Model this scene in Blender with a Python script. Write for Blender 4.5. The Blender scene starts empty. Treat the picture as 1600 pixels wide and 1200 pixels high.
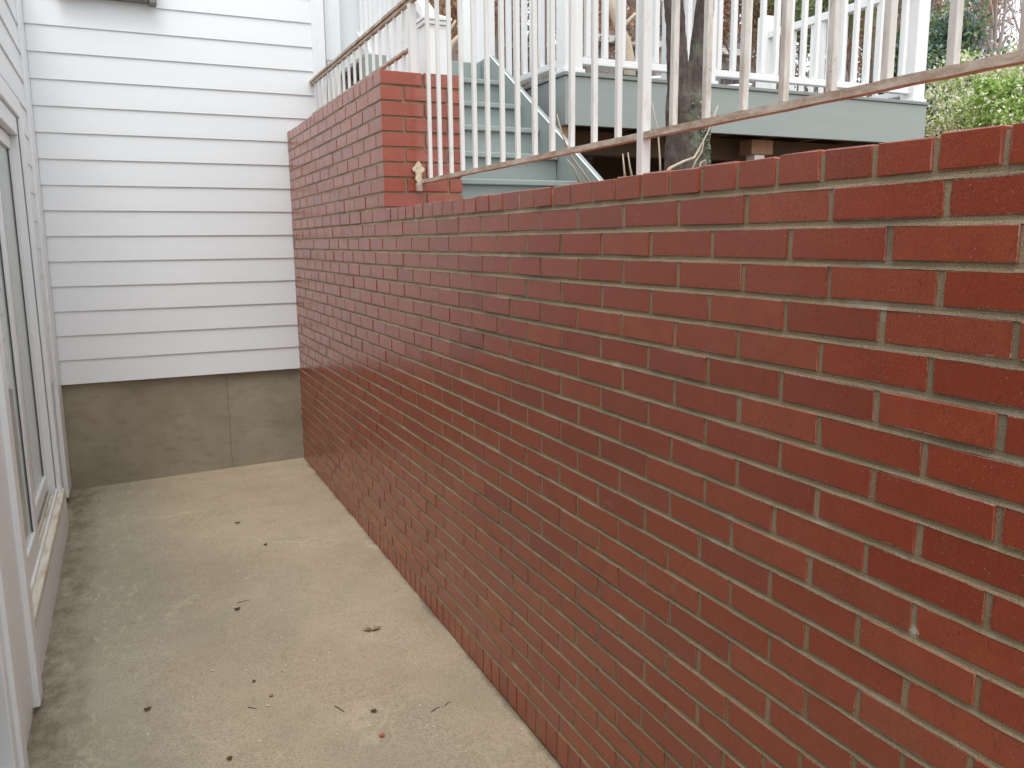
import bpy, bmesh, math, random
from mathutils import Vector, Matrix
random.seed(7)
sc = bpy.context.scene
COL = sc.collection
R_ = random.random
def U(a, b): return random.uniform(a, b)

# ------------------------------------------------------------------ camera
CAM = Vector((-1.0719834, 0.0, 1.61353))
RT = Vector((0.90701021, -0.42100025, -0.00955364))
UP = Vector((0.08007178, 0.15014626, 0.98541596))
FW = Vector((0.41342593, 0.89454731, -0.16989443))
FPX = 1297.62
cd = bpy.data.cameras.new('camera'); cam = bpy.data.objects.new('camera', cd); COL.objects.link(cam)
m = Matrix.Identity(4)
for i in range(3):
    m[i][0] = RT[i]; m[i][1] = UP[i]; m[i][2] = -FW[i]; m[i][3] = CAM[i]
cam.matrix_world = m
cd.sensor_width = 36; cd.lens = 36 * FPX / 1600; cd.clip_start = 0.05; cd.clip_end = 600
sc.camera = cam

def at(u, v, Y):
    """world point at depth plane Y seen at photograph pixel (u, v)"""
    d = FW + RT * ((u - 800) / FPX) + UP * ((600 - v) / FPX)
    return CAM + d * ((Y - CAM.y) / d.y)

# ------------------------------------------------------------------ light
SUN_EL, SUN_AZ = 64, 200          # azimuth measured clockwise from +Y
w = bpy.data.worlds.new('World'); sc.world = w; w.use_nodes = True
nt = w.node_tree; nt.nodes.clear()
sky = nt.nodes.new('ShaderNodeTexSky'); sky.sky_type = 'NISHITA'; sky.sun_disc = False
sky.sun_elevation = math.radians(SUN_EL); sky.sun_rotation = math.radians(SUN_AZ)
sky.air_density = 1.0; sky.dust_density = 3.0
hs = nt.nodes.new('ShaderNodeHueSaturation'); hs.inputs['Saturation'].default_value = 0.16
mixw = nt.nodes.new('ShaderNodeMix'); mixw.data_type = 'RGBA'
mixw.inputs[0].default_value = 0.5; mixw.inputs[7].default_value = (8.6, 9.1, 9.6, 1)   # even cloud cover
bg = nt.nodes.new('ShaderNodeBackground'); bg.inputs['Strength'].default_value = 0.125
wo = nt.nodes.new('ShaderNodeOutputWorld')
nt.links.new(sky.outputs[0], hs.inputs['Color']); nt.links.new(hs.outputs[0], mixw.inputs[6])
nt.links.new(mixw.outputs[2], bg.inputs['Color']); nt.links.new(bg.outputs[0], wo.inputs[0])
sl = bpy.data.lights.new('sun', 'SUN'); sl.energy = 0.6; sl.angle = math.radians(30); sl.color = (1.0, 0.975, 0.94)
so = bpy.data.objects.new('sun', sl); COL.objects.link(so)
az, el = math.radians(SUN_AZ), math.radians(SUN_EL)
dirv = Vector((math.sin(az) * math.cos(el), math.cos(az) * math.cos(el), math.sin(el)))
so.rotation_euler = dirv.to_track_quat('Z', 'Y').to_euler(); so.location = (0, 0, 12)
sc.view_settings.view_transform = 'Standard'; sc.view_settings.look = 'None'
sc.view_settings.gamma = 1; sc.view_settings.use_curve_mapping = False
sc.view_settings.exposure = 0.88
sc.render.engine = 'CYCLES'

# ------------------------------------------------------------------ node helpers
class N:
    def __init__(s, name):
        s.m = bpy.data.materials.new(name); s.m.use_nodes = True; s.t = s.m.node_tree
        s.b = s.t.nodes['Principled BSDF']; s.x = {}
    def n(s, typ, **kw):
        o = s.t.nodes.new(typ)
        for k, v in kw.items(): setattr(o, k, v)
        return o
    def link(s, a, b): s.t.links.new(a, b)
    def pos(s):
        if 'pos' not in s.x: s.x['pos'] = s.n('ShaderNodeNewGeometry').outputs['Position']
        return s.x['pos']
    def obj(s):
        if 'obj' not in s.x: s.x['obj'] = s.n('ShaderNodeTexCoord').outputs['Object']
        return s.x['obj']
    def map(s, vec, scale=(1, 1, 1), loc=(0, 0, 0), rot=(0, 0, 0)):
        o = s.n('ShaderNodeMapping'); o.inputs['Scale'].default_value = scale
        o.inputs['Location'].default_value = loc; o.inputs['Rotation'].default_value = rot
        s.link(vec, o.inputs['Vector']); return o.outputs[0]
    def noise(s, vec, scale=5, detail=4, rough=0.55, dist=0):
        o = s.n('ShaderNodeTexNoise'); s.link(vec, o.inputs['Vector'])
        o.inputs['Scale'].default_value = scale; o.inputs['Detail'].default_value = detail
        o.inputs['Roughness'].default_value = rough; o.inputs['Distortion'].default_value = dist
        return o.outputs['Fac']
    def vor(s, vec, scale=5, feature='F1'):
        o = s.n('ShaderNodeTexVoronoi', feature=feature); s.link(vec, o.inputs['Vector'])
        o.inputs['Scale'].default_value = scale; return o.outputs[0]
    def ramp(s, fac, stops):
        o = s.n('ShaderNodeValToRGB'); e = o.color_ramp.elements
        while len(e) < len(stops): e.new(0.5)
        for i, (p, c) in enumerate(stops):
            e[i].position = p; e[i].color = (c, c, c, 1) if isinstance(c, (int, float)) else (*c, 1)
        s.link(fac, o.inputs[0]); return o.outputs[0]
    def mix(s, fac, a, b, mode='MIX'):
        o = s.n('ShaderNodeMix', data_type='RGBA', blend_type=mode)
        for i, v in ((0, fac), (6, a), (7, b)):
            if isinstance(v, (int, float)) and i == 0: o.inputs[0].default_value = v
            elif isinstance(v, tuple): o.inputs[i].default_value = (*v, 1)
            else: s.link(v, o.inputs[i])
        return o.outputs[2]
    def math(s, op, a, b=0.0, c=None):
        o = s.n('ShaderNodeMath', operation=op)
        for i, v in enumerate((a, b) if c is None else (a, b, c)):
            if isinstance(v, (int, float)): o.inputs[i].default_value = v
            else: s.link(v, o.inputs[i])
        return o.outputs[0]
    def sep(s, vec):
        o = s.n('ShaderNodeSeparateXYZ'); s.link(vec, o.inputs[0]); return o.outputs
    def bump(s, h, strength=0.3, dist=0.002, prev=None):
        o = s.n('ShaderNodeBump'); o.inputs['Strength'].default_value = strength
        o.inputs['Distance'].default_value = dist; s.link(h, o.inputs['Height'])
        if prev is not None: s.link(prev, o.inputs['Normal'])
        return o.outputs[0]
    def out(s, col=None, rough=None, norm=None, spec=None):
        for key, v in (('Base Color', col), ('Roughness', rough), ('Normal', norm), ('Specular IOR Level', spec)):
            if v is None: continue
            if isinstance(v, tuple): s.b.inputs[key].default_value = (*v, 1)
            elif isinstance(v, (int, float)): s.b.inputs[key].default_value = v
            else: s.link(v, s.b.inputs[key])
        return s.m

M = {}
SALT = [((0, .836, 1.008), .013)]   # salt crusts on the wall
# brick: dark red, dense, slightly glossy sealed face with drag scratches and pits
def brick_mat(name, island):
    k = N(name)
    if island:
        rnd = k.n('ShaderNodeNewGeometry').outputs['Random Per Island']
    else:
        rnd = k.n('ShaderNodeObjectInfo').outputs['Random']
    base = k.ramp(rnd, [(0, (.30, .060, .030)), (.2, (.37, .074, .033)), (.45, (.33, .066, .032)), (.7, (.40, .088, .038)), (.93, (.36, .090, .045)), (1, (.26, .052, .030))])
    cl = k.noise(k.pos(), 17, 4, .6)
    base = k.mix(k.ramp(cl, [(.35, 0), (.75, .55)]), base, (.30, .054, .028))
    sc_ = k.noise(k.map(k.pos(), (300, 300, 60)), 1, 3, .6)          # vertical wire-cut drag
    base = k.mix(k.ramp(sc_, [(.58, 0), (.72, .55)]), base, (.13, .036, .025))
    fine = k.noise(k.pos(), 420, 2, .7)
    base = k.mix(k.ramp(fine, [(.34, .7), (.48, 0)]), base, (.17, .040, .025))
    smg = k.noise(k.map(k.pos(), (1, 1, .6), (2, 6, 1)), 7, 4, .6)      # sooty smudges
    base = k.mix(k.ramp(smg, [(.58, 0), (.78, .45)]), base, (.18, .05, .036))
    med = k.noise(k.map(k.pos(), (95, 95, 60)), 1, 3, .65)
    base = k.mix(k.ramp(med, [(.63, 0), (.72, .5)]), base, (.11, .03, .022))
    sp = k.noise(k.map(k.pos(), (1, 1, 1), (3, 1, 7)), 190, 3, .65)
    base = k.mix(k.ramp(sp, [(.66, 0), (.73, .8)]), base, (.48, .30, .24))
    if not island:
        gc = k.n('ShaderNodeTexCoord').outputs['Generated']; gx_, gy_, gz_ = k.sep(gc)
        ey = k.math('MULTIPLY', k.math('SUBTRACT', .5, k.math('ABSOLUTE', k.math('SUBTRACT', gy_, .5))), .2)
        ez = k.math('MULTIPLY', k.math('SUBTRACT', .5, k.math('ABSOLUTE', k.math('SUBTRACT', gz_, .5))), .053)
        ed = k.math('MINIMUM', ey, ez)
        nn = k.math('ADD', k.math('MULTIPLY', k.noise(k.pos(), 150, 3, .7), .6), k.math('MULTIPLY', k.noise(k.pos(), 14, 3, .6), .6))
        ed2 = k.math('ADD', ed, k.math('MULTIPLY', k.math('SUBTRACT', nn, .6), .016))
        nrm = k.n('ShaderNodeNewGeometry').outputs['Normal']; fx_ = k.ramp(k.math('ABSOLUTE', k.sep(nrm)[0]), [(.7, 0), (.8, 1)])
        base = k.mix(k.math('MULTIPLY', fx_, k.ramp(k.math('MULTIPLY', ed2, 100), [(.02, .75), (.16, 0)])), base, (.34, .27, .19))
        base = k.mix(k.math('MULTIPLY', fx_, k.ramp(k.math('MULTIPLY', ed2, 100), [(.10, 0), (.2, .35), (.45, 0)])), base, (.13, .045, .03))
    eff = k.noise(k.map(k.pos(), (1, 1.2, 2.2), (9, 2, 4)), 3.2, 5, .7, .6)  # lime bloom smears
    base = k.mix(k.ramp(eff, [(.66, 0), (.80, .32)]), base, (.42, .33, .32))
    for bp_, br_ in SALT:
        dd_ = k.n('ShaderNodeVectorMath', operation='DISTANCE'); k.link(k.pos(), dd_.inputs[0]); dd_.inputs[1].default_value = bp_
        base = k.mix(k.ramp(k.math('ADD', k.math('MULTIPLY', dd_.outputs['Value'], .35 / br_), k.math('MULTIPLY', k.noise(k.pos(), 160, 4, .8), .8)), [(.40, .9), (.66, 0)]), base, (.80, .77, .76))
    pits = k.noise(k.pos(), 130, 3, .6)
    h = k.math('ADD', k.math('MULTIPLY', sc_, -.6), k.math('MULTIPLY', k.ramp(pits, [(.27, 0), (.42, 1)]), .9))
    h = k.math('ADD', h, k.math('MULTIPLY', fine, .5))
    h = k.math('ADD', h, k.math('MULTIPLY', k.ramp(med, [(.60, 1), (.70, 0)]), .8))
    n1 = k.bump(h, .42, .0009)
    big = k.noise(k.pos(), 22, 3, .5)
    n2 = k.bump(big, .18, .002, n1)
    ro = k.math('ADD', .11, k.math('MULTIPLY', k.noise(k.pos(), 9, 4), .20))
    return k.out(base, ro, n2, .72)
M['brick'] = brick_mat('brick_red', False)
M['brick_i'] = brick_mat('brick_red_joined', True)
k = N('mortar')
a = k.noise(k.pos(), 9, 5, .6); b = k.noise(k.pos(), 330, 3, .7)
c = k.mix(a, (.29, .215, .130), (.45, .345, .225))
c = k.mix(k.ramp(b, [(.3, .8), (.5, 0)]), c, (.12, .10, .07))
wv = k.noise(k.map(k.pos(), (1, 1, 1), (5, 0, 2)), 5, 4, .7)
c = k.mix(k.ramp(wv, [(.58, 0), (.72, .7)]), c, (.56, .49, .41))
for bp_, br_ in SALT:
    dd_ = k.n('ShaderNodeVectorMath', operation='DISTANCE'); k.link(k.pos(), dd_.inputs[0]); dd_.inputs[1].default_value = bp_
    c = k.mix(k.ramp(k.math('ADD', k.math('MULTIPLY', dd_.outputs['Value'], .35 / br_), k.math('MULTIPLY', k.noise(k.pos(), 160, 4, .8), .8)), [(.42, .9), (.72, 0)]), c, (.80, .77, .76))
dk = k.noise(k.map(k.pos(), (1, 1, 1), (1, 8, 2)), 2.3, 4, .6)
c = k.mix(k.ramp(dk, [(.52, 0), (.68, .55)]), c, (.13, .125, .10))
M['mortar'] = k.out(c, .85, k.bump(b, .9, .0022), .25)
# painted white lap siding
k = N('white_siding_paint')
a = k.noise(k.map(k.pos(), (1, 1, 6)), 1.3, 5, .6); b = k.noise(k.map(k.pos(), (8, 8, 90)), 3, 3, .6)
c = k.mix(a, (.735, .76, .77), (.79, .815, .825))
st = k.noise(k.pos(), 55, 3, .7)
c = k.mix(k.ramp(st, [(.74, 0), (.80, .35)]), c, (.5, .48, .44))
M['siding'] = k.out(c, .42, k.bump(b, .12, .002))
k = N('white_trim_paint')
a = k.noise(k.pos(), 3.5, 5, .6); d = k.noise(k.map(k.pos(), (6, 6, 1.5)), 4, 5, .65)
c = k.mix(a, (.75, .775, .785), (.80, .825, .83)); c = k.mix(k.ramp(d, [(.56, 0), (.8, .4)]), c, (.62, .62, .64))
M['trim'] = k.out(c, .4, k.bump(a, .1, .003))
k = N('white_vinyl'); a = k.noise(k.pos(), 2.5, 3)
M['vinyl'] = k.out(k.mix(a, (.78, .79, .79), (.85, .85, .84)), .35)
k = N('sill_stained'); a = k.noise(k.map(k.pos(), (14, 3, 3)), 2, 5, .65)
M['sill'] = k.out(k.mix(k.ramp(a, [(.4, 0), (.7, 1)]), (.74, .71, .62), (.50, .42, .30)), .5, k.bump(a, .2, .002))
# concrete slab
k = N('patio_concrete')
P0 = k.pos(); x, y, z = k.sep(P0)
n1 = k.noise(P0, 1.1, 6, .62); n2 = k.noise(P0, 5, 6, .65); n3 = k.noise(P0, 170, 3, .7)
n4 = k.noise(k.map(P0, (1, .35, 1)), 2.6, 5, .65, .4)
c = k.mix(k.ramp(n1, [(.35, 0), (.65, 1)]), (.42, .335, .225), (.51, .425, .295))
lf = k.math('MULTIPLY_ADD', k.math('ADD', x, k.math('MULTIPLY', n2, .5)), -1.35, -.85)  # damper grey strip along the door side
lf = k.n('ShaderNodeClamp').outputs[0] if False else k.ramp(lf, [(0, 0), (.75, .85)])
c = k.mix(lf, c, (.385, .37, .30))
br = k.noise(k.map(P0, (1, .6, 1), (3, 1, 0)), .9, 4, .55, .3); c = k.mix(k.ramp(br, [(.46, 0), (.62, .55)]), c, (.30, .275, .205))
c = k.mix(k.ramp(n2, [(.45, 0), (.75, .4)]), c, (.29, .245, .175))
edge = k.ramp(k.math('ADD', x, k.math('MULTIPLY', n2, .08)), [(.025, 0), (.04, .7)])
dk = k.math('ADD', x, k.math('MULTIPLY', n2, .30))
c = k.mix(k.ramp(k.math('ADD', dk, 1), [(1.04, 0), (1.16, .45)]), c, (.20, .17, .12))  # contact shade along the brick wall, painted into the slab colour
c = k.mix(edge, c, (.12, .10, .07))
c = k.mix(k.ramp(n3, [(.34, .6), (.50, 0)]), c, (.17, .145, .105))
c = k.mix(k.ramp(n3, [(.56, 0), (.70, .7)]), c, (.58, .51, .40))
ns_ = k.noise(P0, 42, 4, .7); c = k.mix(k.ramp(ns_, [(.55, 0), (.72, .45)]), c, (.24, .20, .145))
blot = k.noise(k.map(P0, (1, 1, 1), (7, 3, 1)), 2.4, 5, .6); c = k.mix(k.ramp(blot, [(.55, 0), (.72, .25)]), c, (.33, .285, .21))
mo = k.noise(k.map(P0, (2.2, 1, 1), (4, 4, 0), (0, 0, .4)), 11, 5, .7, .5); mo2 = k.noise(P0, 1.7, 3, .6)
mz = k.math('MULTIPLY', k.ramp(mo, [(.56, 0), (.63, .9)]), k.math('MULTIPLY', k.ramp(mo2, [(.40, 0), (.58, 1)]), k.math('ADD', lf, .12)))
c = k.mix(mz, c, (.54, .48, .33))
dw = k.math('ADD', x, k.math('MULTIPLY', k.noise(k.map(P0, (2, 1, 1)), 6, 5, .7), .22))      # earthy dirt line under the door
dirt = k.noise(k.map(P0, (1.5, 1, 1), (2, 9, 1)), 8, 5, .75)
c = k.mix(k.ramp(k.math('MULTIPLY', dw, -1), [(.5, 0), (.5, 0)]) if False else k.math('MULTIPLY', k.ramp(k.math('SUBTRACT', -.28, dw), [(.90, 0), (1.0, .8)]), k.ramp(dirt, [(.35, .1), (.6, 1)])), c, (.16, .125, .075))
# thin wandering pale cracks
wp = k.n('ShaderNodeVectorMath', operation='ADD'); k.link(P0, wp.inputs[0])
wn = k.n('ShaderNodeTexNoise'); k.link(P0, wn.inputs['Vector']); wn.inputs['Scale'].default_value = 2.2; wn.inputs['Detail'].default_value = 5
wm = k.n('ShaderNodeVectorMath', operation='SCALE'); k.link(wn.outputs['Color'], wm.inputs[0]); wm.inputs['Scale'].default_value = .9
k.link(wm.outputs[0], wp.inputs[1])
vd = k.vor(k.map(wp.outputs[0], (1, .55, 1)), 1.15, 'DISTANCE_TO_EDGE')
ck = k.ramp(vd, [(0, .7), (.004, .4), (.008, 0)])
ck = k.math('MULTIPLY', ck, k.ramp(k.noise(P0, 1.6, 3), [(.46, 0), (.6, .75)]))
c = k.mix(ck, c, (.62, .53, .37))
mi = k.vor(P0, 26); ag = k.ramp(mi, [(.05, 1), (.075, 0)])
ag = k.math('MULTIPLY', ag, k.ramp(k.noise(P0, 11, 2), [(.55, 0), (.6, .9)]))
c = k.mix(ag, c, (.62, .58, .48))
ro = k.ramp(n2, [(.3, .55), (.7, .85)])
h = k.math('ADD', k.math('MULTIPLY', n3, .6), k.math('MULTIPLY', n2, 1.6))
M['slab'] = k.out(c, ro, k.bump(h, .5, .0025), .35)
k = N('foundation_concrete')
P0 = k.pos(); n1 = k.noise(P0, 2.1, 6, .65); n2 = k.noise(k.map(P0, (1, 1, 2.4)), 9, 5, .65); n3 = k.noise(P0, 150, 3, .7)
c = k.mix(k.ramp(n1, [(.3, 0), (.7, 1)]), (.235, .20, .14), (.34, .295, .215))
c = k.mix(k.ramp(n2, [(.5, 0), (.75, .5)]), c, (.16, .135, .092))
c = k.mix(k.ramp(n3, [(.62, 0), (.76, .4)]), c, (.32, .29, .22))
x, y, z = k.sep(P0)
M['found'] = k.out(c, .8, k.bump(k.math('ADD', n3, k.math('MULTIPLY', n1, 2)), .4, .002))
# metals and paints
k = N('white_metal_with_rust')
a = k.noise(k.pos(), 24, 5, .7); b = k.noise(k.map(k.pos(), (1, 1, .25)), 30, 4, .7)
c = k.mix(k.ramp(b, [(.47, 0), (.66, .75)]), (.70, .68, .63), (.44, .36, .29))
c = k.mix(k.ramp(a, [(.64, 0), (.70, .9)]), c, (.26, .13, .07))
M['picket'] = k.out(c, .6, k.bump(a, .35, .001))
k = N('clean_white_metal'); a = k.noise(k.map(k.pos(), (1, 1, .3)), 26, 4, .7)
c = k.mix(k.ramp(a, [(.58, 0), (.72, .6)]), (.76, .76, .73), (.54, .48, .42)); M['picket_clean'] = k.out(c, .5)
k = N('rusty_rail'); a = k.noise(k.map(k.pos(), (1, .35, 1)), 30, 5, .7); b = k.noise(k.pos(), 140, 3, .7)
c = k.mix(k.ramp(a, [(.38, 0), (.62, 1)]), (.34, .235, .165), (.56, .50, .41))
c = k.mix(k.ramp(b, [(.6, 0), (.72, .8)]), c, (.60, .54, .47))
M['rust'] = k.out(c, .8, k.bump(k.math('ADD', a, b), .5, .0015))
k = N('cream_cast_metal'); a = k.noise(k.pos(), 60, 4)
M['cream'] = k.out(k.mix(k.ramp(a, [(.45, 0), (.7, 1)]), (.70, .62, .46), (.46, .34, .2)), .6)
k = N('grey_green_deck_paint'); a = k.noise(k.map(k.pos(), (1, 1, 8)), 2, 5, .6)
M['deckpaint'] = k.out(k.mix(a, (.27, .315, .30), (.33, .375, .355)), .55, k.bump(k.noise(k.map(k.pos(), (2, 2, 40)), 3, 3), .15, .002))
k = N('grey_green_edge_paint'); M['deckedge'] = k.out(k.mix(k.noise(k.pos(), 9, 3), (.20, .23, .22), (.27, .30, .29)), .6)
k = N('raw_brown_lumber'); a = k.noise(k.map(k.pos(), (14, 14, 1.2)), 3, 4)
M['lumber'] = k.out(k.mix(a, (.30, .165, .09), (.42, .26, .16)), .75, k.bump(a, .3, .002))
k = N('old_dark_lumber'); M['joist'] = k.out(k.mix(k.noise(k.pos(), 9, 4), (.09, .06, .04), (.16, .11, .075)), .85)
k = N('grey_fixture_metal'); M['fixture'] = k.out(k.mix(k.noise(k.pos(), 20, 4), (.14, .14, .14), (.22, .215, .205)), .55)
k = N('soil'); a = k.noise(k.pos(), 6, 6, .7); b = k.noise(k.pos(), 60, 4, .7)
c = k.mix(k.ramp(a, [(.35, 0), (.65, 1)]), (.14, .09, .06), (.32, .20, .12)); c = k.mix(k.ramp(b, [(.55, 0), (.7, .8)]), c, (.36, .22, .12))
M['soil'] = k.out(c, .95, k.bump(b, .8, .02))
k = N('pale_bounce_ground'); M['pale_ground'] = k.out(k.mix(k.noise(k.pos(), 3, 6, .7), (.20, .22, .12), (.32, .32, .20)), .9)  # unseen ground, pale tone set to bounce light onto the lower siding
k = N('bark'); a = k.noise(k.map(k.pos(), (1, 1, .35)), 34, 6, .7); b = k.noise(k.pos(), 9, 5, .65)
c = k.mix(k.ramp(a, [(.35, 0), (.65, 1)]), (.045, .032, .028), (.14, .105, .09))
c = k.mix(k.ramp(b, [(.53, 0), (.68, .75)]), c, (.17, .20, .14))
M['bark'] = k.out(c, .95, k.bump(a, 1.0, .012))
k = N('pale_twig'); M['twig'] = k.out(k.mix(k.noise(k.pos(), 20, 4), (.40, .32, .24), (.60, .51, .40)), .8)
k = N('grey_bark_far'); M['farbark'] = k.out(k.mix(k.noise(k.pos(), 4, 4), (.26, .22, .20), (.44, .38, .35)), .9)
k = N('pink_grey_twigs'); M['fartwig'] = k.out(k.mix(k.noise(k.pos(), 4, 4), (.32, .26, .25), (.46, .39, .38)), .9)
def leafmat(name, stops, rough=.6, trans=.25):
    k = N(name); r = k.n('ShaderNodeNewGeometry').outputs['Random Per Island']
    c = k.ramp(r, stops); k.out(c, rough)
    tr = k.n('ShaderNodeBsdfTranslucent'); k.link(c, tr.inputs[0])
    mx = k.n('ShaderNodeMixShader'); mx.inputs[0].default_value = trans
    o = [n for n in k.t.nodes if n.type == 'OUTPUT_MATERIAL'][0]
    k.link(k.b.outputs[0], mx.inputs[1]); k.link(tr.outputs[0], mx.inputs[2]); k.link(mx.outputs[0], o.inputs[0])
    return k.m
M['leaf_brown'] = leafmat('dry_orange_leaves', [(0, (.33, .18, .10)), (.4, (.50, .28, .15)), (.7, (.56, .38, .25)), (1, (.45, .36, .28))])
M['leaf_conifer'] = leafmat('blue_green_needles', [(0, (.08, .14, .10)), (.5, (.13, .21, .17)), (1, (.22, .31, .27))])
M['leaf_green'] = leafmat('fresh_green_leaves', [(0, (.17, .30, .05)), (.5, (.28, .44, .08)), (1, (.40, .54, .15))])
M['leaf_mid'] = leafmat('mid_green_leaves', [(0, (.13, .19, .07)), (.5, (.22, .29, .12)), (1, (.30, .37, .18))])
M['blossom'] = leafmat('cream_blossom', [(0, (.50, .56, .22)), (.25, (.70, .70, .44)), (.6, (.82, .80, .62)), (1, (.86, .84, .74))])
M['pink'] = leafmat('pink_buds', [(0, (.38, .26, .24)), (1, (.56, .44, .42))])
M['lichen'] = leafmat('grey_green_lichen', [(0, (.12, .16, .10)), (1, (.30, .36, .26))])
k = N('far_house_siding'); xx, yy, zz = k.sep(k.pos())
M['farwall'] = k.out(k.mix(k.noise(k.pos(), 1.5, 3), (.36, .37, .38), (.44, .45, .46)), .7)
k = N('far_roof_shingle'); M['farroof'] = k.out(k.mix(k.noise(k.pos(), 9, 5, .7), (.17, .16, .17), (.30, .28, .28)), .9)
k = N('far_shake_wall'); M['shake'] = k.out(k.mix(k.noise(k.pos(), 7, 5, .7), (.23, .17, .14), (.36, .28, .24)), .9)
k = N('green_plastic'); M['green'] = k.out(k.mix(k.noise(k.pos(), 5, 2), (.02, .20, .13), (.03, .26, .17)), .4)
k = N('dark_leaf'); M['darkleaf'] = k.out(k.mix(k.noise(k.pos(), 90, 4), (.035, .02, .015), (.11, .06, .035)), .7)
k = N('dry_leaf'); M['dryleaf'] = k.out(k.mix(k.ramp(k.noise(k.pos(), 60, 4), [(.35, 0), (.6, 1)]), (.15, .07, .04), (.42, .28, .18)), .7, k.bump(k.noise(k.pos(), 120, 3), .4, .002))
k = N('petal'); M['petal'] = k.out(k.mix(k.noise(k.pos(), 30, 2), (.66, .60, .44), (.8, .77, .66)), .6)
k = N('red_berry'); M['berry'] = k.out(k.mix(k.noise(k.pos(), 90, 2), (.36, .06, .04), (.5, .13, .08)), .5)
k = N('interior_wall'); M['interior'] = k.out(k.mix(k.noise(k.pos(), 2, 3), (.30, .34, .32), (.40, .44, .42)), .9)
k = N('dark_gasket'); M['gasket'] = k.out(k.mix(k.noise(k.pos(), 5, 2), (.05, .055, .055), (.08, .08, .08)), .6)
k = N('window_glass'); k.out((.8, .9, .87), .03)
tp = k.n('ShaderNodeBsdfTransparent'); tp.inputs[0].default_value = (.80, .90, .87, 1); df = k.n('ShaderNodeBsdfDiffuse'); df.inputs[0].default_value = (.74, .84, .80, 1); m0 = k.n('ShaderNodeMixShader'); m0.inputs[0].default_value = .8; k.link(tp.outputs[0], m0.inputs[1]); k.link(df.outputs[0], m0.inputs[2]); gl_ = k.n('ShaderNodeBsdfGlossy'); gl_.inputs['Roughness'].default_value = .02  # diffuse share stands in for the pale siding reflected in the panes
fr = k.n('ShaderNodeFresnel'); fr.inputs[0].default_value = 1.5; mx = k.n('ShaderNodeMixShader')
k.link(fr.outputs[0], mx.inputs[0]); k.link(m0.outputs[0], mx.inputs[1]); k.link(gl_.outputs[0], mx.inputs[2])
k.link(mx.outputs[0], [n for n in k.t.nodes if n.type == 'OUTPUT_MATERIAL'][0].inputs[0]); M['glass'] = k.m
k = N('added_curtain_cloth'); M['added_curtain'] = k.out(k.mix(k.noise(k.pos(), 3, 3), (.62, .68, .66), (.72, .76, .74)), .8)
k = N('screen_mesh'); k.out(k.mix(k.noise(k.pos(), 8, 2), (.045, .05, .05), (.08, .085, .085)), .45); M['screen'] = k.m

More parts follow.
